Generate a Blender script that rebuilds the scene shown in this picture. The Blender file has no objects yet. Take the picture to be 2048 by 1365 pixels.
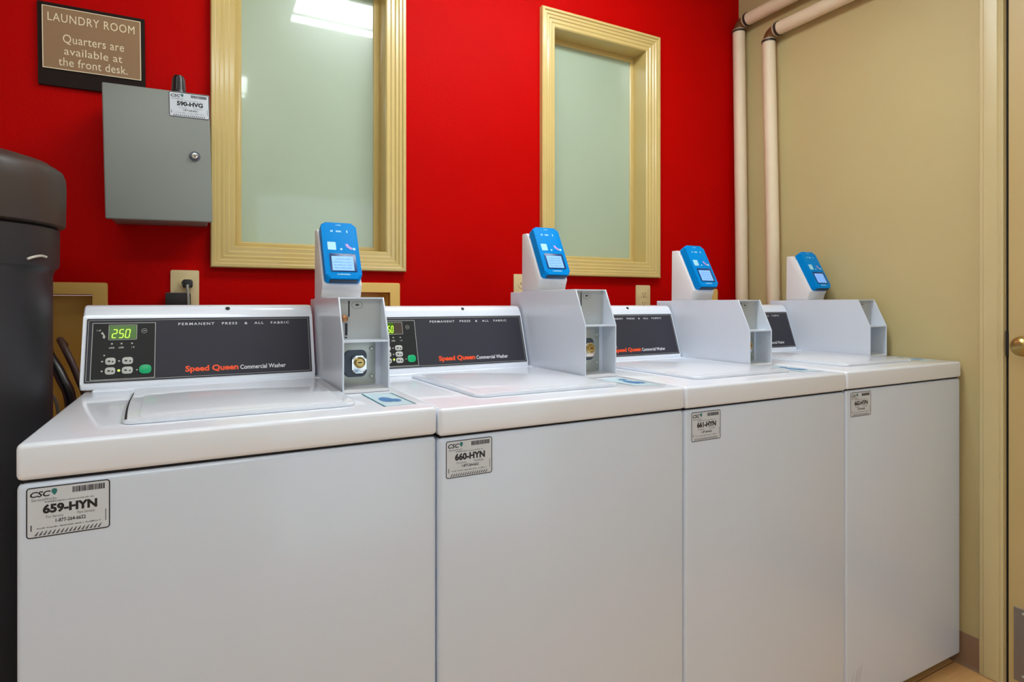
import bpy, bmesh, math, random
from mathutils import Vector, Matrix
random.seed(7)
S = bpy.context.scene
C = S.collection
R = math.radians

# ------------------------------------------------------------------ camera
H = 1.22                      # eye height above the floor
cam_d = bpy.data.cameras.new('camera')
cam = bpy.data.objects.new('camera', cam_d); C.objects.link(cam)
cam.location = (0, 0, H)
cam.rotation_euler = (math.pi/2, 0, -0.4862)
cam_d.sensor_width = 36
cam_d.lens = 36*1168.7/2048
cam_d.shift_y = -(682.5-603.45)/2048
cam_d.clip_start = 0.02
S.camera = cam

# ------------------------------------------------------------------ world, exposure
w = bpy.data.worlds.new('world'); S.world = w; w.use_nodes = True
w.node_tree.nodes['Background'].inputs[0].default_value = (0.82, 0.95, 1.04, 1)   # added fill light, let in through the rear opening
w.node_tree.nodes['Background'].inputs[1].default_value = 1.35
S.view_settings.view_transform = 'Standard'
S.view_settings.look = 'None'
S.view_settings.gamma = 1
S.view_settings.use_curve_mapping = False
S.view_settings.exposure = 0.08
LAMP = 21.0                    # strength of the fluorescent diffusers
LAMP_COL = (0.90, 1.0, 1.03)

# room
XR, YW = 2.262, 1.962         # right wall, red wall
XL, YB, ZC = -1.3, -1.9, 2.67

# ------------------------------------------------------------------ materials
def lin(r, g, b):
    f = lambda c: (c/255/12.92) if c/255 <= .04045 else ((c/255+.055)/1.055)**2.4
    return (f(r), f(g), f(b), 1)

def mat(name, col, rough=.5, metal=0, coat=0, coat_r=.05, noise=0, nscale=8, bump=0, bscale=60,
        emit=None, estr=0, rnoise=0, spec=.5, ndetail=3):
    m = bpy.data.materials.new(name); m.use_nodes = True
    nt = m.node_tree; b = nt.nodes['Principled BSDF']
    b.inputs['Base Color'].default_value = col
    b.inputs['Roughness'].default_value = rough
    b.inputs['Metallic'].default_value = metal
    b.inputs['Coat Weight'].default_value = coat
    b.inputs['Coat Roughness'].default_value = coat_r
    b.inputs['Specular IOR Level'].default_value = spec
    tc = nt.nodes.new('ShaderNodeTexCoord')
    if noise:
        n = nt.nodes.new('ShaderNodeTexNoise'); n.inputs['Scale'].default_value = nscale
        n.inputs['Detail'].default_value = ndetail
        nt.links.new(tc.outputs['Object'], n.inputs['Vector'])
        mx = nt.nodes.new('ShaderNodeMix'); mx.data_type = 'RGBA'
        mx.inputs[6].default_value = tuple(c*(1-noise) for c in col[:3])+(1,)
        mx.inputs[7].default_value = tuple(min(1, c*(1+noise)) for c in col[:3])+(1,)
        nt.links.new(n.outputs['Fac'], mx.inputs[0])
        nt.links.new(mx.outputs[2], b.inputs['Base Color'])
        if rnoise:
            mr = nt.nodes.new('ShaderNodeMapRange')
            mr.inputs[3].default_value = rough-rnoise; mr.inputs[4].default_value = rough+rnoise
            nt.links.new(n.outputs['Fac'], mr.inputs[0]); nt.links.new(mr.outputs[0], b.inputs['Roughness'])
    if bump:
        n2 = nt.nodes.new('ShaderNodeTexNoise'); n2.inputs['Scale'].default_value = bscale
        n2.inputs['Detail'].default_value = 2
        nt.links.new(tc.outputs['Object'], n2.inputs['Vector'])
        bp = nt.nodes.new('ShaderNodeBump'); bp.inputs['Strength'].default_value = bump
        bp.inputs['Distance'].default_value = .002
        nt.links.new(n2.outputs['Fac'], bp.inputs['Height']); nt.links.new(bp.outputs[0], b.inputs['Normal'])
    if emit:
        b.inputs['Emission Color'].default_value = emit
        b.inputs['Emission Strength'].default_value = estr
    return m

M = {}
M['red'] = mat('red wall paint', (0.49, 0.001, 0.0004, 1), .5, noise=.07, nscale=5, bump=.45, bscale=110, spec=.04)
M['beige'] = mat('beige wall paint', lin(196, 178, 128), .6, noise=.05, nscale=3, bump=.15, bscale=90)
M['offwhite'] = mat('off white wall paint', lin(224, 222, 214), .6, noise=.03, nscale=3, bump=.15, bscale=90)
M['ceiling'] = mat('ceiling paint', lin(226, 222, 210), .8, noise=.03, bump=.2, bscale=40)
M['trim'] = mat('gloss cream trim paint', lin(208, 182, 116), .3, noise=.04, nscale=14, coat=.4, coat_r=.12)
M['trim_door'] = mat('door casing paint', lin(206, 188, 140), .35, noise=.04, nscale=10)
M['door'] = mat('door paint', lin(198, 172, 118), .45, noise=.04, nscale=4)
M['plastic_cream'] = mat('almond outlet plastic', lin(222, 200, 150), .35, noise=.02)
M['box_cream'] = mat('yellowed box plastic', lin(236, 196, 108), .4, noise=.04)
M['glass'] = mat('frosted glass', lin(170, 186, 163), .3, noise=.07, nscale=2.2, coat=1, coat_r=.04, spec=.6)
M['enamel'] = mat('white washer enamel', lin(217, 227, 244), .3, coat=.4, coat_r=.1, noise=.015, nscale=1.5, bump=.03, bscale=120)
M['enamel_top'] = mat('gloss white enamel top', lin(238, 243, 255), .3, coat=.6, coat_r=.06, noise=.015, nscale=2)
M['box_white'] = mat('coin box powder coat', lin(216, 222, 234), .33, noise=.02, nscale=6, coat=.3, coat_r=.12)
M['mount_white'] = mat('white plastic mount', lin(232, 230, 232), .45, noise=.01)
M['panel'] = mat('charcoal panel', lin(58, 57, 66), .5, noise=.12, nscale=6, spec=.2)
M['keypad'] = mat('black keypad', lin(42, 42, 42), .5, noise=.08, spec=.2)
M['line'] = mat('silver print line', lin(190, 190, 182), .4, noise=.03)
M['white_ink'] = mat('white print', lin(232, 232, 236), .5, noise=.03)
M['orange_ink'] = mat('orange print', lin(255, 84, 30), .45, noise=.03, emit=None)
M['black_ink'] = mat('black print', lin(28, 26, 34), .5, noise=.05)
M['grey_ink'] = mat('grey print', lin(90, 88, 96), .5, noise=.05)
M['scuff_ink'] = mat('grey scuff', lin(150, 148, 150), .6, noise=.1)
M['teal_ink'] = mat('teal print', lin(40, 120, 120), .5, noise=.05)
M['label'] = mat('white label', lin(214, 220, 230), .45, noise=.02)
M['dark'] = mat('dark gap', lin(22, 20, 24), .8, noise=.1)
M['hole'] = mat('black screw hole', lin(14, 12, 12), .6, noise=.1)
M['green_lcd'] = mat('green display', lin(46, 84, 4), .3, noise=.15, nscale=30, emit=(.10, .30, .0, 1), estr=.2)
M['lcd_off'] = mat('unlit display', lin(74, 62, 54), .3, noise=.1)
M['digit'] = mat('lit digits', lin(200, 255, 60), .4, noise=.02, emit=(.55, 1, .08, 1), estr=.9)
M['button'] = mat('grey button', lin(196, 196, 190), .45, noise=.04)
M['green_btn'] = mat('green button', lin(0, 176, 112), .35, noise=.04)
M['green_led'] = mat('lit green lamp', lin(200, 240, 60), .4, noise=.02, emit=(.6, 1, .15, 1), estr=1.0)
M['blue'] = mat('blue reader plastic', lin(0, 136, 218), .4, noise=.03, nscale=12, spec=.06)
M['navy'] = mat('dark blue bezel', lin(6, 62, 120), .3, noise=.05)
M['slot'] = mat('reader slot', lin(40, 58, 78), .5, noise=.05)
M['screen'] = mat('blue lcd screen', lin(120, 170, 240), .3, noise=.06, nscale=60, emit=(.25, .48, .95, 1), estr=.45)
M['screen_ink'] = mat('screen text', lin(90, 130, 215), .4, noise=.05)
M['icon'] = mat('reader symbols', lin(170, 226, 246), .4, noise=.05)
M['icon_pink'] = mat('pink symbol', lin(186, 150, 220), .4, noise=.05)
M['steel'] = mat('galvanised steel', lin(186, 190, 182), .38, metal=.75, noise=.12, nscale=30, rnoise=.08)
M['chrome'] = mat('chrome', lin(225, 225, 225), .14, metal=1, noise=.02)
M['brass'] = mat('brass', lin(190, 164, 104), .28, metal=1, noise=.06, nscale=40)
M['bronze'] = mat('worn brass button', lin(180, 130, 90), .35, metal=.9, noise=.1)
M['lock_ring'] = mat('blue grey lock housing', lin(84, 92, 104), .4, metal=.3, noise=.08, nscale=20)
M['insert'] = mat('grey coin insert', lin(178, 180, 178), .5, noise=.05, nscale=14)
M['tank'] = mat('black tank plastic', lin(43, 42, 46), .42, noise=.22, nscale=5, bump=.06, bscale=30, ndetail=4)
M['tank_lid'] = mat('black tank lid plastic', lin(66, 56, 52), .45, noise=.25, nscale=9, bump=.06, bscale=30, ndetail=4)
M['scuff'] = mat('pale scuffed clip', lin(196, 188, 178), .5, noise=.1)
M['greybox'] = mat('grey enclosure paint', lin(134, 139, 134), .42, noise=.04, nscale=5)
M['sign_back'] = mat('dark brown sign back', lin(34, 22, 18), .6, noise=.08, spec=.15)
M['sign_face'] = mat('taupe sign face', lin(150, 114, 78), .5, noise=.05)
M['sign_ink'] = mat('cream sign print', lin(240, 226, 194), .5, noise=.03)
M['black'] = mat('black rubber', lin(22, 22, 24), .35, noise=.1, spec=.6)
M['rust_hose'] = mat('red brown hose', lin(74, 54, 48), .5, noise=.1)
M['grey_hose'] = mat('grey hose', lin(150, 150, 140), .5, noise=.06)
M['pipe'] = mat('white pipe wrap', lin(232, 214, 184), .5, noise=.04, nscale=20)
M['pipe_bare'] = mat('brown bare pipe joint', lin(120, 84, 52), .4, metal=.5, noise=.2, nscale=40)
M['clamp'] = mat('dark clamp', lin(46, 40, 34), .45, noise=.1)
M['clamp_light'] = mat('cream tape edge', lin(206, 182, 150), .5, noise=.05)
M['basebrown'] = mat('brown vinyl cove base', lin(150, 118, 92), .45, noise=.06)
M['kick'] = mat('brushed kick plate', lin(140, 132, 128), .4, metal=.5, noise=.08, nscale=20)
M['decal'] = mat('clear blue decal', lin(206, 232, 244), .3, noise=.03)
M['decal_line'] = mat('teal decal line', lin(20, 120, 140), .4, noise=.05)
M['decal_blue'] = mat('blue decal art', lin(70, 130, 190), .4, noise=.1)
M['fixture'] = mat('white fixture metal', lin(230, 230, 228), .4, noise=.02)
M['diffuser'] = mat('lit fluorescent diffuser', (.9, .9, .9, 1), .4, noise=.01, emit=(*LAMP_COL, 1), estr=LAMP)

M['diffuser_dim'] = mat('lit dimmer fluorescent diffuser', (.9, .9, .9, 1), .4, noise=.01, emit=(*LAMP_COL, 1), estr=LAMP*.62)  # same diffuser, weaker glow to balance the light from the rear lamp

# floor: warm vinyl planks
def floor_mat():
    m = bpy.data.materials.new('warm vinyl floor'); m.use_nodes = True
    nt = m.node_tree; b = nt.nodes['Principled BSDF']; b.inputs['Roughness'].default_value = .35
    tc = nt.nodes.new('ShaderNodeTexCoord'); mp = nt.nodes.new('ShaderNodeMapping')
    br = nt.nodes.new('ShaderNodeTexBrick'); br.inputs['Scale'].default_value = 1
    br.inputs['Brick Width'].default_value = .9; br.inputs['Row Height'].default_value = .15
    br.inputs['Mortar Size'].default_value = .0015
    br.inputs['Color1'].default_value = lin(236, 184, 122); br.inputs['Color2'].default_value = lin(222, 168, 108)
    br.inputs['Mortar'].default_value = lin(120, 82, 52)
    n = nt.nodes.new('ShaderNodeTexNoise'); n.inputs['Scale'].default_value = 6; n.inputs['Detail'].default_value = 6
    mp2 = nt.nodes.new('ShaderNodeMapping'); mp2.inputs['Scale'].default_value = (1, 9, 1)
    nt.links.new(tc.outputs['Object'], mp.inputs[0]); nt.links.new(mp.outputs[0], br.inputs[0])
    nt.links.new(tc.outputs['Object'], mp2.inputs[0]); nt.links.new(mp2.outputs[0], n.inputs[0])
    mx = nt.nodes.new('ShaderNodeMix'); mx.data_type = 'RGBA'; mx.blend_type = 'OVERLAY'; mx.inputs[0].default_value = .35
    nt.links.new(br.outputs[0], mx.inputs[6]); nt.links.new(n.outputs['Fac'], mx.inputs[7])
    nt.links.new(mx.outputs[2], b.inputs['Base Color'])
    return m
M['floor'] = floor_mat()

# ------------------------------------------------------------------ helpers
def obj(name, bm, m, parent=None, sharp=35):
    bmesh.ops.recalc_face_normals(bm, faces=bm.faces[:])
    me = bpy.data.meshes.new(name); bm.to_mesh(me); bm.free()
    for p in me.polygons: p.use_smooth = True
    me.set_sharp_from_angle(angle=R(sharp))
    me.materials.append(m)
    o = bpy.data.objects.new(name, me); C.objects.link(o)
    if parent: o.parent = parent
    return o

def flat(name, bm, m, parent=None):
    """prints and decals: keep the face direction given by the builder"""
    me = bpy.data.meshes.new(name); bm.to_mesh(me); bm.free()
    me.materials.append(m)
    o = bpy.data.objects.new(name, me); C.objects.link(o)
    if parent: o.parent = parent
    return o

def tag(o, label, cat, group=None):
    o['label'] = label; o['category'] = cat
    if group: o['group'] = group
    return o

def thing(name, label, cat, loc=(0, 0, 0), rot=(0, 0, 0), group=None):
    o = bpy.data.objects.new(name, None); C.objects.link(o)
    o.empty_display_size = .05
    o.location = loc; o.rotation_euler = rot
    return tag(o, label, cat, group)

def struct(o):
    o['kind'] = 'structure'; return o

def box(bm, x0, x1, y0, y1, z0, z1, bev=0, seg=2, which=None):
    vs = [bm.verts.new((x, y, z)) for x in (x0, x1) for y in (y0, y1) for z in (z0, z1)]
    F = [(0, 1, 3, 2), (4, 6, 7, 5), (0, 4, 5, 1), (2, 3, 7, 6), (0, 2, 6, 4), (1, 5, 7, 3)]
    fs = [bm.faces.new([vs[i] for i in f]) for f in F]
    if bev:
        es = set(e for f in fs for e in f.edges)
        if which: es = [e for e in es if which(e)]
        bmesh.ops.bevel(bm, geom=list(es), offset=bev, segments=seg, profile=.5, affect='EDGES', clamp_overlap=True)

def prism(bm, pts, x0, x1, bev=0, seg=2):
    """pts = (y,z) outline, extruded along x"""
    a = [bm.verts.new((x0, y, z)) for y, z in pts]; b = [bm.verts.new((x1, y, z)) for y, z in pts]
    n = len(pts); fs = [bm.faces.new(a), bm.faces.new(b[::-1])]
    for i in range(n): fs.append(bm.faces.new((a[i], b[i], b[(i+1) % n], a[(i+1) % n])))
    if bev:
        es = list(set(e for f in fs for e in f.edges))
        bmesh.ops.bevel(bm, geom=es, offset=bev, segments=seg, profile=.5, affect='EDGES', clamp_overlap=True)

def lathe(bm, prof, seg=48, mtx=Matrix()):
    """prof = (r,z) from bottom to top around z, then moved by mtx"""
    rings = []
    for r, z in prof:
        if r < 1e-6: rings.append([bm.verts.new(mtx @ Vector((0, 0, z)))])
        else: rings.append([bm.verts.new(mtx @ Vector((r*math.cos(2*math.pi*i/seg), r*math.sin(2*math.pi*i/seg), z))) for i in range(seg)])
    for a, b in zip(rings, rings[1:]):
        if len(a) == 1 and len(b) == 1: continue
        for i in range(seg):
            j = (i+1) % seg
            if len(a) == 1: bm.faces.new((a[0], b[j], b[i]))
            elif len(b) == 1: bm.faces.new((a[i], a[j], b[0]))
            else: bm.faces.new((a[i], a[j], b[j], b[i]))
    if len(rings[0]) > 1: bm.faces.new(rings[0][::-1])
    if len(rings[-1]) > 1: bm.faces.new(rings[-1])

def tube(bm, pts, r, seg=12, sub=6):
    P = [Vector(p) for p in pts]
    if len(P) > 2:
        Q = [P[0]*2-P[1]]+P+[P[-1]*2-P[-2]]; out = []
        for i in range(1, len(Q)-2):
            for k in range(sub):
                t = k/sub; a, b, c, d = Q[i-1:i+3]
                out.append(.5*((2*b)+(c-a)*t+(2*a-5*b+4*c-d)*t*t+(3*b-a-3*c+d)*t**3))
        out.append(P[-1]); P = out
    rings = []; up = Vector((.13, .31, .94))
    for i, p in enumerate(P):
        d = (P[min(i+1, len(P)-1)]-P[max(i-1, 0)]).normalized()
        u = d.cross(up).normalized(); v = u.cross(d).normalized()
        up = v
        rings.append([bm.verts.new(p+r*(math.cos(2*math.pi*k/seg)*u+math.sin(2*math.pi*k/seg)*v)) for k in range(seg)])
    for a, b in zip(rings, rings[1:]):
        for k in range(seg): bm.faces.new((a[k], a[(k+1) % seg], b[(k+1) % seg], b[k]))
    bm.faces.new(rings[0][::-1]); bm.faces.new(rings[-1])

def loops(bm, x0, x1, z0, z1, Y, prof):
    """picture-frame: prof = (inset, protrusion towards -Y)"""
    L = []
    for d, p in prof:
        L.append([bm.verts.new(v) for v in ((x0+d, Y-p, z0+d), (x1-d, Y-p, z0+d), (x1-d, Y-p, z1-d), (x0+d, Y-p, z1-d))])
    for a, b in zip(L, L[1:]):
        for i in range(4): bm.faces.new((a[i], a[(i+1) % 4], b[(i+1) % 4], b[i]))

class Plane:
    """a small drawing plane: origin, right, up, outward normal"""
    def __init__(s, O, U, V):
        s.O = Vector(O); s.U = Vector(U).normalized(); s.V = Vector(V).normalized(); s.N = s.U.cross(s.V)
    def p(s, x, y, o=0): return s.O+s.U*x+s.V*y+s.N*o
    def m(s, x=0, y=0, o=0):
        M4 = Matrix.Identity(4)
        for i in range(3): M4[i][0] = s.U[i]; M4[i][1] = s.V[i]; M4[i][2] = s.N[i]; M4[i][3] = s.p(x, y, o)[i]
        return M4
def rr(x0, x1, y0, y1, r, n=5):
    out = []
    r = min(r, (x1-x0)/2*.999, (y1-y0)/2*.999)
    for cx, cy, a in ((x1-r, y0+r, -90), (x1-r, y1-r, 0), (x0+r, y1-r, 90), (x0+r, y0+r, 180)):
        for i in range(n+1):
            t = R(a+90*i/n); out.append((cx+r*math.cos(t), cy+r*math.sin(t)))
    return out
def poly(bm, P, pts, o=0):
    return bm.faces.new([bm.verts.new(P.p(x, y, o)) for x, y in pts])
def slab(bm, P, pts, o0, o1, bev=0):
    a = [bm.verts.new(P.p(x, y, o0)) for x, y in pts]; b = [bm.verts.new(P.p(x, y, o1)) for x, y in pts]
    n = len(pts); fa = bm.faces.new(a[::-1]); fb = bm.faces.new(b)
    for i in range(n): bm.faces.new((a[i], a[(i+1) % n], b[(i+1) % n], b[i]))
    if bev: bmesh.ops.bevel(bm, geom=list(fb.edges), offset=bev, segments=3, profile=.5, affect='EDGES')
def rect(bm, P, x0, x1, y0, y1, o=0): return poly(bm, P, ((x0, y0), (x1, y0), (x1, y1), (x0, y1)), o)
def ring(bm, P, x0, x1, y0, y1, r, t, o=0):
    A = [bm.verts.new(P.p(x, y, o)) for x, y in rr(x0, x1, y0, y1, r)]
    B = [bm.verts.new(P.p(x, y, o)) for x, y in rr(x0+t, x1-t, y0+t, y1-t, max(r-t, t*.2))]
    n = len(A)
    for i in range(n): bm.faces.new((A[i], A[(i+1) % n], B[(i+1) % n], B[i]))
def disc(bm, P, x, y, r, o=0, n=16, ry=None):
    return poly(bm, P, [(x+r*math.cos(2*math.pi*i/n), y+(ry or r)*math.sin(2*math.pi*i/n)) for i in range(n)], o)
def text(bm, P, s, x, y, wid, hgt, o=0, bold=0, shear=0, sp=1):
    """flat lettering whose box is wid x hgt with its lower left at x,y"""
    cu = bpy.data.curves.new('t', 'FONT'); cu.body = s; cu.size = 1; cu.offset = bold; cu.shear = shear
    cu.space_character = sp; cu.resolution_u = 3
    ob = bpy.data.objects.new('t', cu); C.objects.link(ob)
    bpy.context.view_layer.update()
    me = bpy.data.meshes.new_from_object(ob.evaluated_get(bpy.context.evaluated_depsgraph_get()))
    xs = [v.co.x for v in me.vertices]; ys = [v.co.y for v in me.vertices]
    ax, bx, ay, by = min(xs), max(xs), min(ys), max(ys)
    vs = [bm.verts.new(P.p(x+(v.co.x-ax)/(bx-ax)*wid, y+(v.co.y-ay)/(by-ay)*hgt, o)) for v in me.vertices]
    for p in me.polygons:
        try: bm.faces.new([vs[i] for i in p.vertices])
        except ValueError: pass
    bpy.data.objects.remove(ob); bpy.data.curves.remove(cu); bpy.data.meshes.remove(me)
def scribble(bm, P, x0, x1, y0, y1, n, o=0, lo=.35):
    """a line of print too small to read: short strokes of uneven length"""
    rnd = random.Random(int((x0*7919+y0*104729)*1000) & 0xffff); wd = (x1-x0)/n
    for i in range(n):
        if rnd.random() < .12: continue
        h = (y1-y0)*(lo+(1-lo)*rnd.random())
        rect(bm, P, x0+i*wd, x0+i*wd+wd*(.55+.25*rnd.random()), y0, y0+h, o)
SEG7 = {'0': 'abcdef', '2': 'abged', '5': 'afgcd'}
def digit(bm, P, ch, x, y, w_, h_, o=0, sl=.12, t=.0017):
    def q(ax, ay, bx, by):
        p1 = Vector((ax, ay)); p2 = Vector((bx, by)); d = (p2-p1).normalized(); n = Vector((-d.y, d.x))*t/2
        p1 = p1+d*t*.35; p2 = p2-d*t*.35
        pts = [p1-n, p2-n, p2+n, p1+n]
        poly(bm, P, [(v.x+(v.y-y)*sl, v.y) for v in pts], o)
    X0, X1, Y0, Y1, Ym = x, x+w_, y, y+h_, y+h_/2
    S7 = {'a': (X0, Y1, X1, Y1), 'b': (X1, Ym, X1, Y1), 'c': (X1, Y0, X1, Ym), 'd': (X0, Y0, X1, Y0),
          'e': (X0, Y0, X0, Ym), 'f': (X0, Ym, X0, Y1), 'g': (X0, Ym, X1, Ym)}
    for s in SEG7[ch]: q(*S7[s])

def service_label(parent, P, w_, h_, number, logo='CSC'):
    """asset label with border, logo, barcode, number"""
    bm = bmesh.new(); slab(bm, P, rr(0, w_, 0, h_, .004), 0.0001, .0005)
    lb = obj('service_label', bm, M['label'], parent)
    bm = bmesh.new(); o = .0007
    ring(bm, P, 0, w_, 0, h_, .0045, .0015, o)
    text(bm, P, logo, w_*.045, h_*.80, w_*.24, h_*.115, o, bold=.03, shear=.25)
    text(bm, P, number, w_*.19, h_*.455, w_*.65, h_*.19, o, bold=.05)
    x = w_*.54
    rnd = random.Random(number)
    while x < w_*.93:
        b_ = w_*rnd.choice((.006, .010, .016)); rect(bm, P, x, x+b_, h_*.82, h_*.935, o); x += b_+w_*.006
    text(bm, P, '1-877-264-6622', w_*.34, h_*.26, w_*.36, h_*.075, o, bold=.02)
    flat('lettering', bm, M['black_ink'], lb)
    bm = bmesh.new()
    text(bm, P, 'ServiceWorks', w_*.06, h_*.72, w_*.29, h_*.055, o)
    scribble(bm, P, w_*.2, w_*.8, h_*.68, h_*.705, 44, o)
    text(bm, P, 'For Service', w_*.23, h_*.365, w_*.2, h_*.055, o)
    text(bm, P, 'Para Servicio', w_*.60, h_*.375, w_*.21, h_*.055, o)
    scribble(bm, P, w_*.12, w_*.88, h_*.17, h_*.2, 60, o)
    for i in range(16):
        xx = w_*(.09+.05*i)
        poly(bm, P, ((xx, h_*.04), (xx+w_*.03, h_*.04), (xx+w_*.055, h_*.12), (xx+w_*.045, h_*.12)), o)
    rect(bm, P, w_*.05, w_*.065, h_*.14, h_*.26, o)
    rect(bm, P, w_*.94, w_*.95, h_*.16, h_*.40, o)
    flat('fine_print', bm, M['grey_ink'], lb)
    bm = bmesh.new()
    poly(bm, P, [(w_*(.325+a), h_*(.86+b)) for a, b in ((0, -.05), (.022, -.02), (.035, .03), (.03, .07), (.0, .085), (-.03, .07), (-.033, .02), (-.02, -.01))], o)
    flat('leaf_emblem', bm, M['teal_ink'], lb)
    return lb

# ------------------------------------------------------------------ room shell
def wall_with_holes(x0, x1, z0, z1, Y, th, holes):
    bm = bmesh.new()
    xs = sorted({x0, x1, *[h[0] for h in holes], *[h[1] for h in holes]})
    zs = sorted({z0, z1, *[h[2] for h in holes], *[h[3] for h in holes]})
    cell = {}
    for i in range(len(xs)-1):
        for j in range(len(zs)-1):
            cx, cz = (xs[i]+xs[i+1])/2, (zs[j]+zs[j+1])/2
            cell[i, j] = not any(h[0] < cx < h[1] and h[2] < cz < h[3] for h in holes)
    F = {}; B = {}
    def v(D, i, j, y):
        if (i, j) not in D: D[i, j] = bm.verts.new((xs[i], y, zs[j]))
        return D[i, j]
    for (i, j), s in cell.items():
        if not s: continue
        for D, y, fl in ((F, Y, 0), (B, Y+th, 1)):
            q = [v(D, i, j, y), v(D, i+1, j, y), v(D, i+1, j+1, y), v(D, i, j+1, y)]
            bm.faces.new(q[::-1] if fl else q)
        for di, dj, a, b in ((-1, 0, (i, j), (i, j+1)), (1, 0, (i+1, j), (i+1, j+1)), (0, -1, (i, j), (i+1, j)), (0, 1, (i, j+1), (i+1, j+1))):
            if not cell.get((i+di, j+dj), False):
                bm.faces.new((v(F, *a, Y), v(F, *b, Y), v(B, *b, Y+th), v(B, *a, Y+th)))
    return bm

CW, WH0, WH1 = .067, H+.102, H+1.147           # casing width, window outer bottom / top
WINS = [(.0193, .6160), (1.1590, 1.7555)]
PB = [(-.476, -.234, H-.37, H+.052), (.354, .5975, H-.178, H+.063), (1.872, 2.114, H-.180, H+.058)]   # washer outlet boxes
holes = [(a+CW-.001, b-CW+.001, WH0+CW-.001, WH1-CW+.001) for a, b in WINS]
holes += [(a+.036, b-.036, c+.034, d-.034) for a, b, c, d in PB]
struct(obj('wall_back', wall_with_holes(XL, XR, 0, ZC, YW, .14, holes), M['red']))

bm = bmesh.new(); box(bm, XL-.1, XR+.1, YB-.1, YW+.14, -.05, 0); struct(obj('floor', bm, M['floor']))
bm = bmesh.new(); box(bm, XL-.1, XR+.1, YB-.1, YW+.14, ZC, ZC+.05); struct(obj('ceiling', bm, M['ceiling']))
DY0, DY1, DH = -.02, .905, 2.32                # door on the right wall
bm = bmesh.new()
box(bm, XR, XR+.1, DY1+.006, YW+.14, 0, ZC)
box(bm, XR, XR+.1, YB-.1, DY0-.006, 0, ZC)
box(bm, XR, XR+.1, DY0-.006, DY1+.006, DH+.006, ZC)
struct(obj('wall_right', bm, M['beige']))
bm = bmesh.new(); box(bm, XL-.1, XL, YB-.1, YW+.14, 0, ZC); struct(obj('wall_left', bm, M['offwhite']))
bm = bmesh.new(); box(bm, XL, XR, YB-.1, YB, 2.25, ZC); box(bm, XL, .45, YB-.1, YB, 0, 2.25); box(bm, XR-.06, XR, YB-.1, YB, 0, 2.25)
struct(obj('wall_front', bm, M['offwhite']))     # unseen wide opening behind the viewpoint, added to let in fill light

# windows
for i, (a, b) in enumerate(WINS):
    bm = bmesh.new()
    loops(bm, a, b, WH0, WH1, YW, [(0, 0), (0, .020), (.003, .023), (.011, .023), (.014, .018), (.022, .018), (.026, .014),
                                   (.034, .015), (.038, .011), (.048, .011), (.052, .008), (.063, .008), (CW, .004), (CW, -.02)])
    win = struct(obj('window_%d' % (i+1), bm, M['trim'], sharp=25))
    bm = bmesh.new()
    loops(bm, a, b, WH0, WH1, YW, [(CW, -.02), (CW, -.078), (CW+.004, -.076), (CW+.018, -.076), (CW+.021, -.079), (CW+.021, -.09)])
    obj('window_stop', bm, M['trim'], win)
    bm = bmesh.new(); d = CW+.016
    box(bm, a+d, b-d, YW+.082, YW+.088, WH0+d, WH1-d)
    obj('window_pane', bm, M['glass'], win)

# door with casing
bm = bmesh.new(); box(bm, XR-.002, XR+.042, DY0, DY1-.001, .008, DH, .002, 1)
dr = struct(obj('door_1', bm, M['door']))
bm = bmesh.new()
PD = Plane((XR-.002, .856, H-.138), (0, -1, 0), (0, 0, 1))     # outward = -X
mk = Matrix.Translation((XR-.002, .846, H-.137)) @ Matrix.Rotation(-math.pi/2, 4, 'Y')
lathe(bm, [(.034, 0), (.034, .004), (.026, .012), (.013, .018), (.011, .03), (.016, .036), (.026, .042), (.0305, .052), (.030, .062), (.024, .071), (.012, .076), (0, .077)], 40, mk)
obj('door_knob', bm, M['brass'], dr)
bm = bmesh.new(); box(bm, XR-.005, XR-.002, DY0+.03, DY1-.016, .03, H-.96, .001, 1)
kp = obj('kick_plate', bm, M['kick'], dr)
for y in (DY1-.04, .55, .3, DY0+.05):
    for z in (.05, H-.975):
        bm = bmesh.new(); lathe(bm, [(.004, 0), (.004, .001), (.002, .0025), (0, .003)], 12, Matrix.Translation((XR-.005, y, z)) @ Matrix.Rotation(-math.pi/2, 4, 'Y'))
        obj('screw', bm, M['steel'], kp)
bm = bmesh.new(); box(bm, XR-.003, XR+.002, DY1-.002, DY1+.0055, H-.175, H-.095); obj('strike', bm, M['dark'], dr)
# casing
def casing_profile(y_in, y_out):
    s = 1 if y_out > y_in else -1
    pr = [(0, 0), (0, .012), (.006, .015), (.012, .013), (.016, .016), (.040, .019), (.050, .019), (.053, .016), (.062, .016), (.066, .012), (.066, 0)]
    return [(y_in+s*d, XR-p) for d, p in pr]
bm = bmesh.new()
for yi, yo in ((DY1+.008, 1), (DY0-.008, -1)):
    pr = casing_profile(yi, yo)
    lo = [bm.verts.new((x, y, 0.002)) for y, x in pr]; hi = [bm.verts.new((x, y, DH+.07)) for y, x in pr]
    for k in range(len(pr)-1): bm.faces.new((lo[k], lo[k+1], hi[k+1], hi[k]))
    bm.faces.new(lo); bm.faces.new(hi)
box(bm, XR-.016, XR, DY0-.01, DY1+.01, DH+.008, DH+.07, .002, 1)
struct(obj('trim_1', bm, M['trim_door'], sharp=25))
bm = bmesh.new(); box(bm, XR+.004, XR+.09, DY1+.0005, DY1+.0055, 0.001, DH); box(bm, XR+.05, XR+.09, DY1-.02, DY1+.0005, 0.001, DH)
struct(obj('trim_2', bm, M['dark']))
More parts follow.
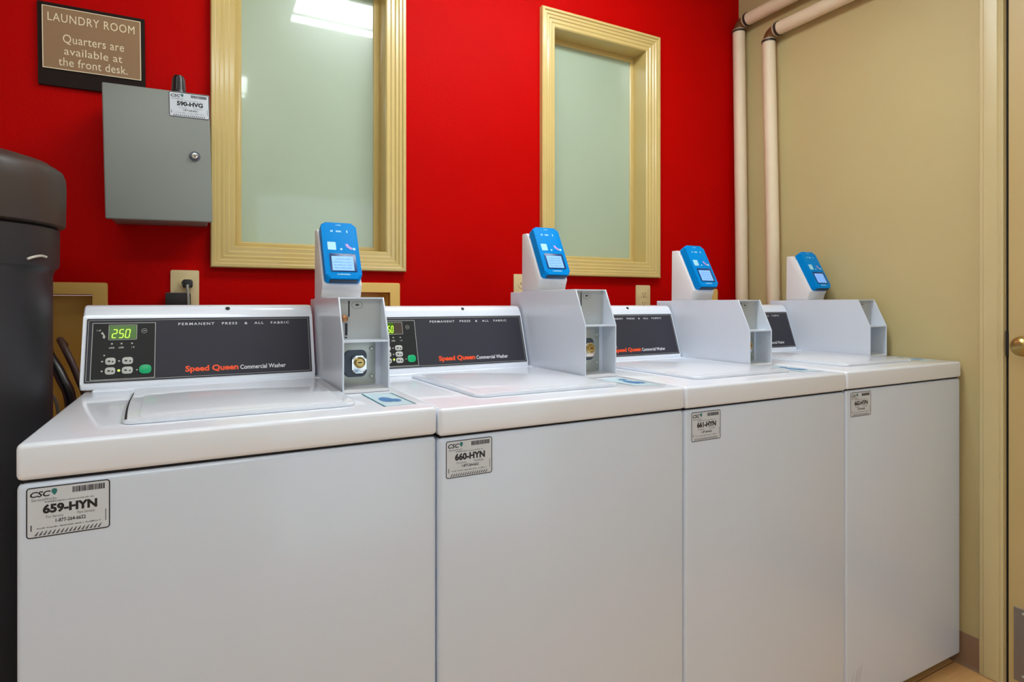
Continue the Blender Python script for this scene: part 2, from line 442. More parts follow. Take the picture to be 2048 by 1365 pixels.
# cove bases
bm = bmesh.new()
prism_pts = [(0, 0), (.012, 0), (.006, .004), (.003, .012), (.002, .105), (0, .107)]
def cove(bm, p0, p1, nrm):
    a = [bm.verts.new((p0[0]+nrm[0]*d, p0[1]+nrm[1]*d, z)) for d, z in prism_pts]
    b = [bm.verts.new((p1[0]+nrm[0]*d, p1[1]+nrm[1]*d, z)) for d, z in prism_pts]
    for k in range(len(a)): bm.faces.new((a[k], a[(k+1) % len(a)], b[(k+1) % len(a)], b[k]))
    bm.faces.new(a); bm.faces.new(b)
cove(bm, (XR, DY1+.075), (XR, YW-.001), (-1, 0)); struct(obj('baseboard_right', bm, M['basebrown']))
bm = bmesh.new(); cove(bm, (XL+.013, YW), (XR-.013, YW), (0, -1)); struct(obj('baseboard_back', bm, M['basebrown']))

# ------------------------------------------------------------------ ceiling lamps (above the frame, seen in the glass)
def lamp(x0, x1, y, label, mtl='diffuser'):
    t = thing('ceiling_light', label, 'ceiling light', ((x0+x1)/2, y, ZC), group='fluorescent ceiling lights')
    L = (x1-x0)/2
    bm = bmesh.new(); box(bm, -L, L, -.07, .07, -.03, 0, .003, 1)
    box(bm, -L-.012, -L, -.125, .125, -.075, 0, .004); box(bm, L, L+.012, -.125, .125, -.075, 0, .004)
    obj('housing', bm, M['fixture'], t)
    bm = bmesh.new()
    prism(bm, [(-.118, -.001), (-.122, -.035), (-.105, -.062), (-.05, -.070), (-.006, -.062), (.006, -.062), (.05, -.070), (.105, -.062), (.122, -.035), (.118, -.001), (.071, -.001), (.071, -.031), (-.071, -.031), (-.071, -.001)], -L+.001, L-.001)
    obj('diffuser', bm, M[mtl], t)
    bm = bmesh.new(); box(bm, -L, L, -.011, .011, -.074, -.0625, .002, 1); obj('center_strip', bm, M['fixture'], t)
lamp(.38, 1.60, 1.13, 'long white fluorescent ceiling light over the washers, mirrored in the left window glass')
lamp(-.98, .25, -.17, 'long white fluorescent ceiling light behind the viewpoint', 'diffuser_dim')

# ------------------------------------------------------------------ washers
W = .62; X0 = -.2303; YF = 1.0326; DEP = .70

def washer(i, label, h, roll, rz, number, price, sh, th, bent=False):
    """local axes: x along the row, y towards the red wall, z up, origin at the front left floor corner"""
    t = thing('washing_machine', label, 'washing machine', (X0+i*W-h*roll, YF, 0), (0, roll, rz), 'white coin washing machines in a row')
    g = .0010
    zl = h-.0525                                  # underside of the top
    bm = bmesh.new(); box(bm, g, W-g, .002, DEP, .037, zl-.004, .009, 4)
    obj('cabinet', bm, M['enamel'], t)
    bm = bmesh.new(); box(bm, g+.005, W-g-.005, .009, DEP-.005, zl-.012, zl+.004); obj('seam_gasket', bm, M['dark'], t)
    bm = bmesh.new(); box(bm, .02, W-.02, .035, DEP-.02, .012, .04); obj('toe_kick', bm, M['dark'], t)
    for fx in (.05, W-.05):
        for fy in (.06, DEP-.06):
            bm = bmesh.new(); lathe(bm, [(.02, 0), (.022, .004), (.02, .014), (.008, .016), (.008, .036)], 20, Matrix.Translation((fx, fy, 0))); obj('foot', bm, M['black'], t)
    # top panel
    bm = bmesh.new(); box(bm, g, W-g, -.001, DEP, zl, h, .008, 4)
    box(bm, .02, W-.02, .50, DEP-.01, h-.004, h+.006, .005, 3)
    obj('top_panel', bm, M['enamel_top'], t)
    # lid, slightly raised with rolled edge
    bm = bmesh.new()
    lx0, lx1, ly0, ly1 = .098, .488, .078, .478
    pts = rr(lx0, lx1, ly0, ly1, .02, 6)
    P = Plane((0, 0, h), (1, 0, 0), (0, 1, 0))
    sk = lambda L: [(x+(.018*(1-(y-ly0)/(ly1-ly0)) if x < .25 else 0), y) for x, y in L]
    pts = sk(pts)
    slab(bm, P, pts, .0008, .0075, .0035)
    pts2 = rr(lx0+.022, lx1-.02, ly0+.02, ly1-.02, .015, 6)
    slab(bm, P, sk(pts2), .007, .0085, .001)
    ld = obj('lid', bm, M['enamel_top'], t)
    bm = bmesh.new()                              # gap shadow along the lid's left edge, painted as a dark strip
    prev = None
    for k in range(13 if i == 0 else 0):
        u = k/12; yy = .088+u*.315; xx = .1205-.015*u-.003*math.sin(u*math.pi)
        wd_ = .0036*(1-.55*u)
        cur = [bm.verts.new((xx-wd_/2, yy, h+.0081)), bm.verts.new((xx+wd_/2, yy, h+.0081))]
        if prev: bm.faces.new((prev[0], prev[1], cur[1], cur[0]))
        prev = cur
    if i == 0: obj('lid_gap_shadow', bm, M['dark'], ld)
    # console
    cx0, cx1 = -.003 if i == 0 else .003, .486
    bm = bmesh.new()
    prof = [(.514, .004), (.519, .018), (.566, .163), (.572, .178), (.580, .186), (.592, .189), (.66, .189), (.668, .18), (.668, .004)]
    prism(bm, [(y, h+z) for y, z in prof], cx0, cx1, .0045, 3)
    con = obj('console', bm, M['enamel_top'], t)
    # panel plane lies on the sloping front
    a = Vector((0, .5195, h+.0195)); b_ = Vector((0, .566, h+.163)); V = (b_-a).normalized()
    pw, ph = .474, (b_-a).length*.965
    P = Plane((cx0+.0045+(cx1-cx0-.009-pw)/2, a.y, a.z), (1, 0, 0), V)
    bm = bmesh.new(); slab(bm, P, rr(0, pw, 0, ph, .002), -.001, .0015)
    pn = obj('control_panel', bm, M['panel'], con)
    A = lambda u: u*pw
    B = lambda v: v*ph
    o = .0019
    bm = bmesh.new(); rect(bm, P, A(.022), A(.277), B(.035), B(.93), o); flat('keypad', bm, M['keypad'], con)
    bm = bmesh.new(); ring(bm, P, A(.006), A(.992), B(.02), B(.975), .002, .0008, o+.0001)
    ring(bm, P, A(.022), A(.277), B(.035), B(.93), .001, .0012, o+.0002)
    flat('panel_outline', bm, M['line'], con)
    bm = bmesh.new(); text(bm, P, 'Speed Queen', A(.405), B(.072), A(.236), B(.125), o, bold=.035)
    flat('brand_lettering', bm, M['orange_ink'], con)
    bm = bmesh.new(); text(bm, P, 'Commercial Washer', A(.65), B(.10), A(.218), B(.075), o, bold=.015)
    flat('model_lettering', bm, M['white_ink'], con)
    bm = bmesh.new(); text(bm, P, 'PERMANENT   PRESS   &   ALL   FABRIC', A(.373), B(.875), A(.52), B(.042), o, sp=1.3, bold=.01)
    flat('cycle_lettering', bm, M['white_ink'], con)
    # display
    bm = bmesh.new(); ring(bm, P, A(.086), A(.2), B(.655), B(.90), .002, .001, o+.0004); flat('display_frame', bm, M['line'], con)
    lit = A(.2) if i == 0 else A(.147)
    bm = bmesh.new(); rect(bm, P, A(.089), min(lit, A(.197)), B(.668), B(.887), o+.0003); flat('display', bm, M['green_lcd'], con)
    if i > 0:
        bm = bmesh.new(); rect(bm, P, A(.147), A(.197), B(.668), B(.887), o+.0003); flat('unlit_display', bm, M['lcd_off'], con)
    bm = bmesh.new()
    for k, (ch, u) in enumerate(zip(price, (.1, .127, .152) if i == 0 else (.092, .11, .129))):
        digit(bm, P, ch, A(u), B(.69), A(.016 if i == 0 else .011), B(.13), o+.0006)
    flat('display_digits', bm, M['digit'], con)
    for u in (.101, .139, .181):
        bm = bmesh.new(); disc(bm, P, A(u), B(.595), .0019, o+.0003); flat('status_lamp', bm, M['line'], con)
        bm = bmesh.new(); scribble(bm, P, A(u-.011), A(u+.011), B(.52), B(.55), 7, o+.0003, .6); flat('status_caption', bm, M['line'], con)
    bm = bmesh.new(); scribble(bm, P, A(.04), A(.056), B(.80), B(.83), 5, o+.0003, .6); flat('price_caption', bm, M['line'], con)
    bm = bmesh.new(); poly(bm, P, ((A(.056), B(.76)), (A(.062), B(.79)), (A(.068), B(.755)), (A(.074), B(.71)), (A(.071), B(.68)), (A(.064), B(.69)), (A(.065), B(.74))), o+.0003); flat('coin_symbol', bm, M['line'], con)
    bm = bmesh.new(); ring(bm, P, A(.218), A(.241), B(.755), B(.832), .0055, .0007, o+.0003); flat('card_symbol', bm, M['line'], con)
    bm = bmesh.new(); rect(bm, P, A(.224), A(.235), B(.79), B(.80), o+.0003); flat('card_symbol_bar', bm, M['line'], con)
    rows = ((.265, .375), (.115, .225)) if i == 0 else ((.34, .44), (.22, .32), (.10, .20))
    for (v0, v1) in rows:
        for (u0, u1) in ((.078, .118), (.144, .187)):
            bm = bmesh.new(); slab(bm, P, rr(A(u0), A(u1), B(v0), B(v1), .0055), .0018, .0032, .0006); bt = obj('button', bm, M['button'], con)
            bm = bmesh.new(); rect(bm, P, A(u0+.010), A(u0+.020), B((v0+v1)/2-.012), B((v0+v1)/2+.012), .0034)
            disc(bm, P, A(u1-.011), B((v0+v1)/2-.008), .0018, .0034); flat('button_symbol', bm, M['black_ink'], bt)
    for (cu_, cv_, cr_) in [(u0-.004, (v0+v1)/2, .0019) for (v0, v1) in rows for u0 in (.07, .136)]+[(.073, .415 if i == 0 else .47, .0017), (.204, .17, .0016)]:
        if i == 0 and (cu_, cv_) == (.132, .17): continue
        bm = bmesh.new(); disc(bm, P, A(cu_), B(cv_), cr_, o+.0003); flat('indicator_lamp', bm, M['line'], con)
    bm = bmesh.new(); disc(bm, P, A(.132), B(.17), .0026, .0030); flat('lit_lamp', bm, M['green_led'], con)
    bm = bmesh.new(); slab(bm, P, rr(A(.213), A(.262), B(.105), B(.245), .008), .0018, .0036, .0008); obj('start_button', bm, M['green_btn'], con)
    # screw hole in the upper lip
    bm = bmesh.new(); Ph = Plane((0, .5745, h+.1795), (1, 0, 0), (0, .62, .78)); disc(bm, Ph, cx0+.29, 0, .0052, .0012, 20, ry=.0052)
    flat('screw_hole', bm, M['hole'], con)
    if bent:                                       # hairline scratch on the third panel
        bm = bmesh.new(); tube(bm, [P.p(A(.40), B(.62), .0015), P.p(A(.412), B(.4), .0045), P.p(A(.43), B(.2), .0015)], .0007, 6)
        obj('loose_wire', bm, M['line'], con)

    # coin box on the right
    bx0, bx1, yf, yb = .4925, .5945, .2274, .572
    sh_, tp = h+sh, h+th
    e = .0035
    side = [(yf, h+.001), (yf, sh_), (yf+.045, tp), (yb, tp), (yb, h+.001)]
    bm = bmesh.new()
    prism(bm, side, bx0, bx0+e, .0008, 1); prism(bm, side, bx1-e, bx1, .0008, 1)
    box(bm, bx0+e, bx1-e, yf+.046, yb, tp-e, tp, 0)
    box(bm, bx0+e, bx1-e, yf+.058, yb, h+.001, tp-e, 0)
    box(bm, bx0+.004, bx1-.004, yb-.001, .655, h+.007, tp-.003, .002, 1)
    cb = obj('coin_box', bm, M['box_white'], t)
    bm = bmesh.new(); prism(bm, [(yf+.001, sh_), (yf+.001, sh_-.0035), (yf+.057, sh_-.0035), (yf+.057, sh_)], bx0+e, bx1-e)
    obj('shelf', bm, M['box_white'], cb)
    bm = bmesh.new(); prism(bm, [(yf+.001, h+.001), (yf+.001, h+.007), (yf+.057, h+.009), (yf+.057, h+.001)], bx0+e, bx1-e)
    obj('bottom_lip', bm, M['mount_white'], cb)
    # upper insert with coin slot
    Pu = Plane((bx0+e, yf+.0575, sh_), (1, 0, 0), (0, 0, 1)); uw = bx1-bx0-2*e; uh = tp-sh_-e
    bm = bmesh.new(); rect(bm, Pu, 0, uw, 0, uh, .0004); flat('coin_insert', bm, M['insert'], cb)
    bm = bmesh.new(); rect(bm, Pu, uw*.22, uw*.255, uh*.56, uh*.95, .0009); rect(bm, Pu, uw*.145, uw*.205, uh*.10, uh*.40, .0009)
    disc(bm, Pu, uw*.43, uh*.85, uw*.045, .0012, ry=.0022)
    disc(bm, Pu, uw*.17, uh*.05, .003, .0009, ry=.0015)
    flat('coin_slot', bm, M['black_ink'], cb)
    bm = bmesh.new(); ring(bm, Pu, uw*.30, uw*.56, uh*.76, uh*.93, .008, .0007, .0009); flat('badge_outline', bm, M['grey_ink'], cb)
    bm = bmesh.new(); lathe(bm, [(.0078, 0), (.0078, .003), (.0055, .005), (.0055, .009), (.003, .0105), (0, .0108)], 24, Pu.m(uw*.13, uh*.52, .0005))
    obj('coin_return_button', bm, M['bronze'], cb)
    # lower compartment: steel plate, lock housing, lock
    lh = sh_-.0035-(h+.009)
    Pl = Plane((bx0+e, yf+.0575, h+.009), (1, 0, 0), (0, 0, 1))
    bm = bmesh.new(); slab(bm, Pl, rr(.001, uw*.86, .002, lh-.002, .004), .0003, .0022, .0008)
    for q in ((uw*.76, lh*.82), (uw*.76, lh*.2)):
        lathe(bm, [(.0045, 0), (.0045, .002), (.003, .004), (0, .0045)], 16, Pl.m(q[0], q[1], .0022))
    obj('steel_plate', bm, M['steel'], cb)
    cx_, cz_ = uw*.38, lh*.50
    bm = bmesh.new(); slab(bm, Pl, rr(cx_-.025, cx_+.025, cz_-.030, cz_+.030, .012), .0023, .006, .002); obj('lock_housing', bm, M['lock_ring'], cb)
    bm = bmesh.new(); slab(bm, Pl, rr(cx_-.010, cx_+.022, cz_-.021, cz_+.018, .008), .006, .016, .004); obj('lock_body', bm, M['chrome'], cb)
    bm = bmesh.new(); lathe(bm, [(.0125, 0), (.0125, .004), (.010, .0055), (.0085, .0045), (.0085, .006), (.003, .0065), (0, .0065)], 28, Pl.m(cx_+.006, cz_+.003, .016))
    lk = obj('lock_cylinder', bm, M['brass'], cb)
    bm = bmesh.new(); box(bm, cx_+bx0+e+.006-.004, cx_+bx0+e+.006+.004, yf+.0575-.0235, yf+.0575-.022, h+.009+cz_+.002, h+.009+cz_+.0045)
    obj('keyhole', bm, M['hole'], cb)

    # mount and card reader on top of the coin box
    z = tp
    Yl = lambda Y: Y-YF
    bm = bmesh.new()
    mp = [(Yl(1.506), z), (Yl(1.506), z+.020), (Yl(1.494), z+.032), (Yl(1.5705), z+.174), (Yl(1.580), z+.178), (Yl(1.604), z+.178), (Yl(1.606), z)]
    prism(bm, mp, bx0+.001, bx1-.003, .003, 2)
    mt = obj('reader_mount', bm, M['mount_white'], t)
    an = R(28); V = Vector((0, math.sin(an), math.cos(an)))
    Pr = Plane((bx0+.005, Yl(1.468), z+.048), (1, 0, 0), V); rw, rh = .089, .166
    bm = bmesh.new(); slab(bm, Pr, rr(0, rw, 0, rh, .011, 6), -.027, 0, .0065)
    rd = obj('card_reader', bm, M['blue'], t)
    bm = bmesh.new(); slab(bm, Pr, rr(.010, rw-.010, -.0025, .004, .002), -.020, -.006); obj('card_slot', bm, M['slot'], rd)
    bm = bmesh.new(); slab(bm, Pr, rr(-.001, rw+.001, -.003, rh-.02, .009), -.0345, -.0275, .001); obj('reader_back', bm, M['mount_white'], rd)
    bm = bmesh.new(); slab(bm, Pr, rr(rw*.15, rw*.88, rh*.11, rh*.43, .003), 0, .0012, .0005); obj('screen_bezel', bm, M['navy'], rd)
    bm = bmesh.new(); rect(bm, Pr, rw*.20, rw*.80, rh*.13, rh*.38, .0016); flat('screen', bm, M['screen'], rd)
    bm = bmesh.new()
    for k in range(4): scribble(bm, Pr, rw*.26, rw*.74, rh*(.165+.052*k), rh*(.18+.052*k), 12, .0019, .5)
    flat('screen_print', bm, M['screen_ink'], rd)
    bm = bmesh.new(); slab(bm, Pr, rr(rw*.13, rw*.36, rh*.495, rh*.635, .002), 0, .0008); flat('card_symbol', bm, M['icon'], rd)
    bm = bmesh.new(); disc(bm, Pr, rw*.5, rh*.51, .003, .0008); flat('dot_symbol', bm, M['icon'], rd)
    bm = bmesh.new(); disc(bm, Pr, rw*.86, rh*.52, .004, .0008); flat('wave_symbol', bm, M['icon'], rd)
    bm = bmesh.new(); scribble(bm, Pr, rw*.25, rw*.60, rh*.82, rh*.855, 9, .0006, .7); flat('reader_lettering', bm, M['icon'], rd)
    bm = bmesh.new(); rect(bm, Pr, rw*.70, rw*.735, rh*.815, rh*.86, .0006); flat('reader_mark', bm, M['icon'], rd)
    bm = bmesh.new(); scribble(bm, Pr, rw*.42, rw*.58, rh*.945, rh*.96, 4, .0006, .6); flat('top_caption', bm, M['icon'], rd)
    bm = bmesh.new(); scribble(bm, Pr, rw*.32, rw*.68, rh*.055, rh*.08, 12, .0006, .6); flat('bottom_caption', bm, M['icon'], rd)
    bm = bmesh.new(); poly(bm, Pr, ((rw*.62, rh*.60), (rw*.66, rh*.55), (rw*.78, rh*.50), (rw*.82, rh*.535), (rw*.72, rh*.58), (rw*.70, rh*.615)), .0007)
    flat('contactless_symbol', bm, M['icon_pink'], rd)

    # asset label on the cabinet front
    service_label(t, Plane((.0125 if i == 0 else .0155+(.006 if i > 1 else 0), .002, h-.134), (1, 0, 0), (0, 0, 1)), .097, .071, number)
    if i == 3:                                     # faint scuffs low on the last cabinet
        Ps = Plane((0, .002, 0), (1, 0, 0), (0, 0, 1)); bm = bmesh.new()
        for k, (sx, sz) in enumerate(((.040, .105), (.048, .112), (.056, .108), (.064, .118), (.022, .100))):
            poly(bm, Ps, ((sx, sz), (sx+.001, sz), (sx+.015, sz+.042), (sx+.014, sz+.042)), .0003)
        flat('scuff_marks', bm, M['scuff_ink'], t)
    # paper decal on the top, in front of the coin box
    Pt = Plane((0, 0, h), (1, 0, 0), (0, 1, 0))
    q = [(.530, .215), (.588, .198), (.5925, .045), (.532, .046)] if i == 0 else [(.518, .195), (.588, .205), (.590, .05), (.520, .065)]
    bm = bmesh.new(); poly(bm, Pt, q[::-1], .0004); dc = flat('instruction_decal', bm, M['decal'], t)
    bm = bmesh.new()
    def strip(a, b, wd):
        a = Vector(a); b = Vector(b); d = (b-a).normalized(); n = Vector((-d.y, d.x))*wd/2
        poly(bm, Pt, [tuple(v) for v in (a-n, b-n, b+n, a+n)], .0007)
    if i == 0: strip(q[0], q[3], .003); strip(q[1], q[2], .003); strip(q[0], q[1], .002)
    else: strip(q[0], q[3], .0015); strip(q[1], q[2], .0015)
    flat('decal_border', bm, M['decal_line'], dc)
    bm = bmesh.new(); disc(bm, Pt, .556, .12, .014, .0007, 9, ry=.032); disc(bm, Pt, .570, .105, .012, .0008, 7, ry=.02)
    if i > 0: disc(bm, Pt, .565, .165, .012, .0009, 8, ry=.012)
    flat('decal_art', bm, M['decal_blue'], dc)
    return t

washer(0, 'white top-load washing machine labelled 659-HYN, green display reading 250, nearest the black tank', 1.0225, 0, R(.3), '659-HYN', '250', .113, .207)
washer(1, 'white top-load washing machine labelled 660-HYN, with the taller coin box between the two windows', 1.018, 0, 0, '660-HYN', '250', .139, .235)
washer(2, 'white top-load washing machine labelled 661-HYN, its console with the loose thin wire', 1.017, 0, 0, '661-HYN', '250', .112, .208, True)
washer(3, 'white top-load washing machine labelled 662-HYN, at the end of the row by the beige wall', 1.019, 0, R(-.3), '662-HYN', '250', .112, .208)

# ------------------------------------------------------------------ black tank at the left
t = thing('storage_tank', 'tall round black plastic tank with a screw lid, left of the first washer', 'tank', (-.459, 1.53, 0))
bm = bmesh.new(); lathe(bm, [(.165, 0), (.172, .012), (.1775, .05), (.1785, .6), (.1785, H+.055), (.182, H+.066), (.188, H+.071), (.190, H+.08), (.1905, H+.148), (.186, H+.152)], 96)
tk = obj('tank_body', bm, M['tank'], t)
bm = bmesh.new(); lathe(bm, [(.186, H+.153), (.1985, H+.157), (.2005, H+.162), (.2015, H+.235), (.2005, H+.258), (.196, H+.270), (.188, H+.276), (.180, H+.279), (.176, H+.284), (.15, H+.292), (.08, H+.300), (0, H+.302)], 96)
obj('tank_lid', bm, M['tank_lid'], t)
bm = bmesh.new(); an0 = R(-68+30)
mk = lambda a, r, z: (r*math.cos(a), r*math.sin(a), z)
tube(bm, [mk(R(-33), .192, H+.082), mk(R(-29), .194, H+.087), mk(R(-24), .194, H+.090), mk(R(-19), .192, H+.089)], .0025, 8)
obj('clip', bm, M['scuff'], t)

# ------------------------------------------------------------------ washer outlet boxes in the wall
def outlet_box(a, b, c, d, label):
    t = thing('washer_outlet_box', label, 'outlet box', ((a+b)/2, YW, c), group='recessed washer outlet boxes')
    ox, oz = -(a+b)/2, -c
    bm = bmesh.new()
    x0, x1, z0, z1 = a+ox, b+ox, 0, d-c
    A_ = rr(x0, x1, z0, z1, .006); n = len(A_)
    B_ = rr(x0+.035, x1-.035, z0+.033, z1-.033, .002)
    L = [[bm.verts.new((x, y, z)) for x, z in Q] for Q, y in ((A_, -.001), (A_, -.008), (rr(x0+.002, x1-.002, z0+.002, z1-.002, .005), -.010), (rr(x0+.034, x1-.034, z0+.032, z1-.032, .002), -.010), (B_, -.008), (B_, .004))]
    for p, q in zip(L, L[1:]):
        for k in range(n): bm.faces.new((p[k], p[(k+1) % n], q[(k+1) % n], q[k]))
    obj('face_frame', bm, M['box_cream'], t)
    bm = bmesh.new(); C_ = rr(x0+.0375, x1-.0375, z0+.0355, z1-.0355, .002)
    L = [[bm.verts.new((x, y, z)) for x, z in Q] for Q, y in ((C_, .001), (C_, .085))]
    for k in range(n): bm.faces.new((L[0][k], L[0][(k+1) % n], L[1][(k+1) % n], L[1][k]))
    bm.faces.new(L[1])
    obj('recess', bm, M['box_cream'], t)
    for s in (-.035, .035):
        bm = bmesh.new(); lathe(bm, [(.011, 0), (.011, .03), (.015, .032), (.015, .05), (.008, .052), (.008, .064), (0, .064)], 20, Matrix.Translation((s, .045, .036)))
        obj('valve', bm, M['brass'], t)
outlet_box(*PB[0], 'cream recessed outlet box in the red wall behind the black tank')
outlet_box(*PB[1], 'cream recessed outlet box in the red wall behind the first coin box')
outlet_box(*PB[2], 'cream recessed outlet box behind the third coin box near the corner')

# hoses at the left end
for nm, lab, mtl, pts, r in (
    ('drain_hose', 'thick black hose dropping from the outlet box behind the first washer', 'black', [(-.372, 1.985, H-.13), (-.362, 1.90, H-.115), (-.345, 1.85, H-.135), (-.312, 1.82, H-.195), (-.292, 1.815, H-.28), (-.286, 1.815, H-.6), (-.285, 1.815, .35)], .013),
    ('fill_hose', 'red-brown water hose beside the thick black hose at the first washer', 'rust_hose', [(-.334, 1.985, H-.12), (-.330, 1.90, H-.10), (-.312, 1.86, H-.125), (-.283, 1.84, H-.195), (-.262, 1.835, H-.29), (-.255, 1.835, H-.6), (-.255, 1.835, .4)], .008),
    ('thin_cable', 'thin grey cable slanting down beside the black tank', 'grey_hose', [(-.360, 1.80, H-.155), (-.330, 1.775, H-.215), (-.308, 1.765, H-.29), (-.300, 1.765, H-.6), (-.300, 1.765, .3)], .004)):
    bm = bmesh.new(); tube(bm, pts, r, 14); tag(obj(nm, bm, M[mtl]), lab, 'cable' if 'cable' in nm else 'hose')

# ------------------------------------------------------------------ electrical outlets
def wall_outlet(xc, zt, w_, label, hh=.118):
    t = thing('wall_outlet', label, 'electrical outlet', (xc, YW, H+zt-hh/2), group='cream electrical outlets')
    bm = bmesh.new(); P = Plane((0, 0, 0), (1, 0, 0), (0, 0, 1))
    slab(bm, P, rr(-w_/2, w_/2, -hh/2, hh/2, .004), .0005, .006, .0025); obj('cover_plate', bm, M['plastic_cream'], t)
    for s in (.0195, -.0195):
        bm = bmesh.new(); slab(bm, P, rr(-.0165, .0165, s-.0135, s+.0135, .009), .006, .008, .0006); sk = obj('socket', bm, M['plastic_cream'], t)
        bm = bmesh.new(); rect(bm, P, -.008, -.0055, s-.001, s+.0075, .0085); rect(bm, P, .0055, .008, s-.001, s+.0065, .0085); disc(bm, P, 0, s-.007, .0025, .0085)
        flat('socket_slots', bm, M['black_ink'], sk)
    return t
wall_outlet(-.047, .0915, .073, 'cream wall outlet below the left window with a black plug in it')
wall_outlet(1.078, .1045, .071, 'cream wall outlet mostly hidden behind the second card reader')
wall_outlet(1.672, .070, .076, 'cream wall outlet showing its bare upper socket beside the third coin box')
# plug and adapter
t = thing('power_plug', 'black power plug with its cord in the outlet below the left window', 'plug', (-.040, YW-.0095, H+.052))
bm = bmesh.new(); P = Plane((0, 0, 0), (1, 0, 0), (0, 0, 1))
slab(bm, P, rr(-.013, .013, -.012, .012, .006), 0, .022, .005); obj('plug_body', bm, M['black'], t)
bm = bmesh.new(); tube(bm, [(0, -.018, -.004), (0, -.030, -.014), (.002, -.033, -.04), (.003, -.033, -.10), (.0, -.03, -.3)], .0035, 10); obj('cord', bm, M['grey_hose'], t)
t = thing('power_adapter', 'black box power adapter in the lower socket below the left window', 'power adapter', (-.062, YW-.0095, H+.004))
bm = bmesh.new(); slab(bm, P, rr(-.033, .030, -.028, .020, .003), 0, .022, .002); obj('adapter_body', bm, M['black'], t)
bm = bmesh.new(); box(bm, -.033, .030, -.0215, -.0015, .0202, .0215); obj('adapter_edge', bm, M['grey_ink'], t)

# ------------------------------------------------------------------ sign
t = thing('wall_sign', 'brown sign reading LAUNDRY ROOM Quarters are available at the front desk', 'sign', (-.386, YW, H+.5775), (0, -.012, 0))
P = Plane((0, 0, 0), (1, 0, 0), (0, 0, 1))
bm = bmesh.new(); slab(bm, P, rr(0, .2415, 0, .220, .001), .001, .010, .001); obj('backing_board', bm, M['sign_back'], t)
fx, fz, fw, fh = .0105, .044, .2215, .166
bm = bmesh.new(); slab(bm, P, rr(fx, fx+fw, fz, fz+fh, .001), .010, .013); pl = obj('face_plate', bm, M['sign_face'], t)
bm = bmesh.new(); ring(bm, P, fx, fx+fw, fz, fz+fh, .001, .002, .0134); o = .0135
text(bm, P, 'LAUNDRY ROOM', fx+fw*.055, fz+fh*.765, fw*.88, fh*.135, o, sp=1.1)
text(bm, P, 'Quarters are', fx+fw*.20, fz+fh*.415, fw*.62, fh*.165, o, sp=1.05)
text(bm, P, 'available at', fx+fw*.21, fz+fh*.25, fw*.59, fh*.125, o, sp=1.05)
text(bm, P, 'the front desk.', fx+fw*.155, fz+fh*.065, fw*.70, fh*.135, o, sp=1.05)
flat('sign_lettering', bm, M['sign_ink'], pl)

# ------------------------------------------------------------------ grey metal box
t = thing('metal_enclosure', 'grey locked metal box with a white label, on the red wall below the sign', 'metal box', (-.2209, YW, H+.212), (0, -.022, 0))
bm = bmesh.new(); box(bm, .006, .232, -.145, -.001, .004, .342, .004, 2); obj('box_body', bm, M['greybox'], t)
bm = bmesh.new(); box(bm, 0, .2435, -.162, -.1455, 0, .3475, .0035, 3); bd = obj('box_door', bm, M['greybox'], t)
P = Plane((0, -.162, 0), (1, 0, 0), (0, 0, 1))
bm = bmesh.new(); lathe(bm, [(.0135, 0), (.0135, .002), (.011, .003), (.009, .003), (.0085, .0015)], 32, P.m(.2050, .1765, 0)); obj('lock_ring', bm, M['lock_ring'], bd)
bm = bmesh.new(); lathe(bm, [(.0085, .001), (.0085, .006), (.007, .008), (.003, .0085), (0, .0085)], 28, P.m(.2050, .1765, 0)); obj('lock', bm, M['chrome'], bd)
bm = bmesh.new(); rect(bm, P, .2042, .2058, .1725, .1805, .0088); flat('keyhole', bm, M['hole'], bd)
service_label(t, Plane((.1475, -.1621, .2790), (1, 0, 0), (0, 0, 1)), .095, .066, '590-HVG')
t = thing('antenna', 'short black ribbed antenna on top of the grey metal box', 'antenna', (-.060, 1.86, H+.5575))
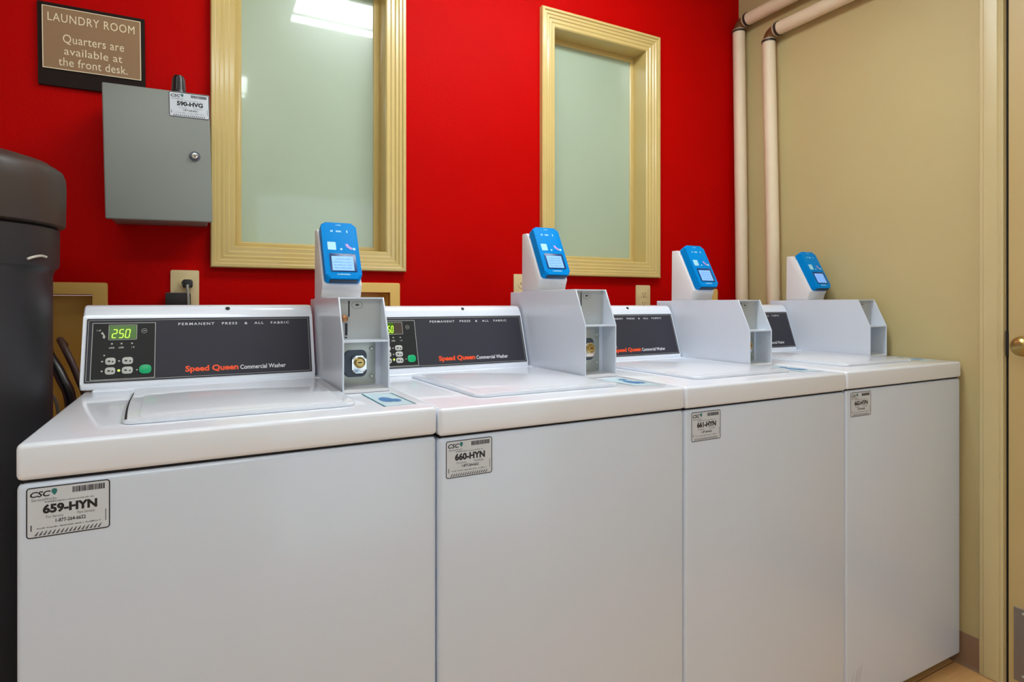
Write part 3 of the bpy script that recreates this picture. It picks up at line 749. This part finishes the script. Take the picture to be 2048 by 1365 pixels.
bm = bmesh.new(); lathe(bm, [(.0185, 0), (.0185, .022), (.016, .028), (.0145, .058), (.012, .066), (0, .067)], 20); an_ = obj('antenna_base', bm, M['black'], t)
bm = bmesh.new()
for k in range(10):
    a = 2*math.pi*k/10; tube(bm, [(.0165*math.cos(a), .0165*math.sin(a), .024), (.0137*math.cos(a), .0137*math.sin(a), .060)], .0016, 6)
obj('ribs', bm, M['black'], an_)

# ------------------------------------------------------------------ pipes on the right wall
def pipe(x, yt, yb_, zt, y_end, label):
    t = thing('wall_pipe', label, 'pipe', (x, yb_, 0.0), group='white wrapped pipes on the beige wall')
    r = .0275
    yo = -yb_
    y_top = yt+yo
    ztop = zt-.045
    bm = bmesh.new(); yfl = (yb_-yt)/(zt)*0
    tube(bm, [(0, (yb_-yt)*-.0, .01), (0, 0, 1.22), (0, y_top, ztop)], r, 28, 4); v_ = obj('vertical_pipe', bm, M['pipe'], t)
    bm = bmesh.new()
    pts = []
    rc = .035
    for k in range(9):
        a = R(90*k/8); pts.append((0, y_top-rc+rc*math.cos(a), ztop+.006+rc*math.sin(a)))
    tube(bm, pts, r*.86, 24, 2); el = obj('elbow', bm, M['pipe_bare'], t)
    zc_ = ztop+.006+rc
    bm = bmesh.new(); tube(bm, [(0, y_top-rc-.014, zc_), (0, y_end+yo, zc_)], r, 28); obj('horizontal_pipe', bm, M['pipe'], t)
    for nm, mm, o0, th, rr_ in (('clamp', 'clamp', 0, .009, 1.10), ('tape_edge', 'clamp_light', .009, .004, 1.06)):
        bm = bmesh.new(); tube(bm, [(0, y_top, ztop-.002+o0), (0, y_top, ztop-.002+o0+th)], r*rr_, 28); obj(nm, bm, M[mm], t)
        bm = bmesh.new(); tube(bm, [(0, y_top-rc-.014+.004-o0*-1, zc_), (0, y_top-rc-.014+.004+o0-th, zc_)], r*rr_, 28); obj(nm, bm, M[mm], t)
    return t
pipe(XR-.045, 1.7585, 1.734, H+1.195, YB+.01, 'white wrapped pipe standing on the beige wall, the one nearer the door')
pipe(XR-.045, 1.922, 1.905, H+1.305, YB+.01, 'white wrapped pipe tight in the corner between the red and beige walls')
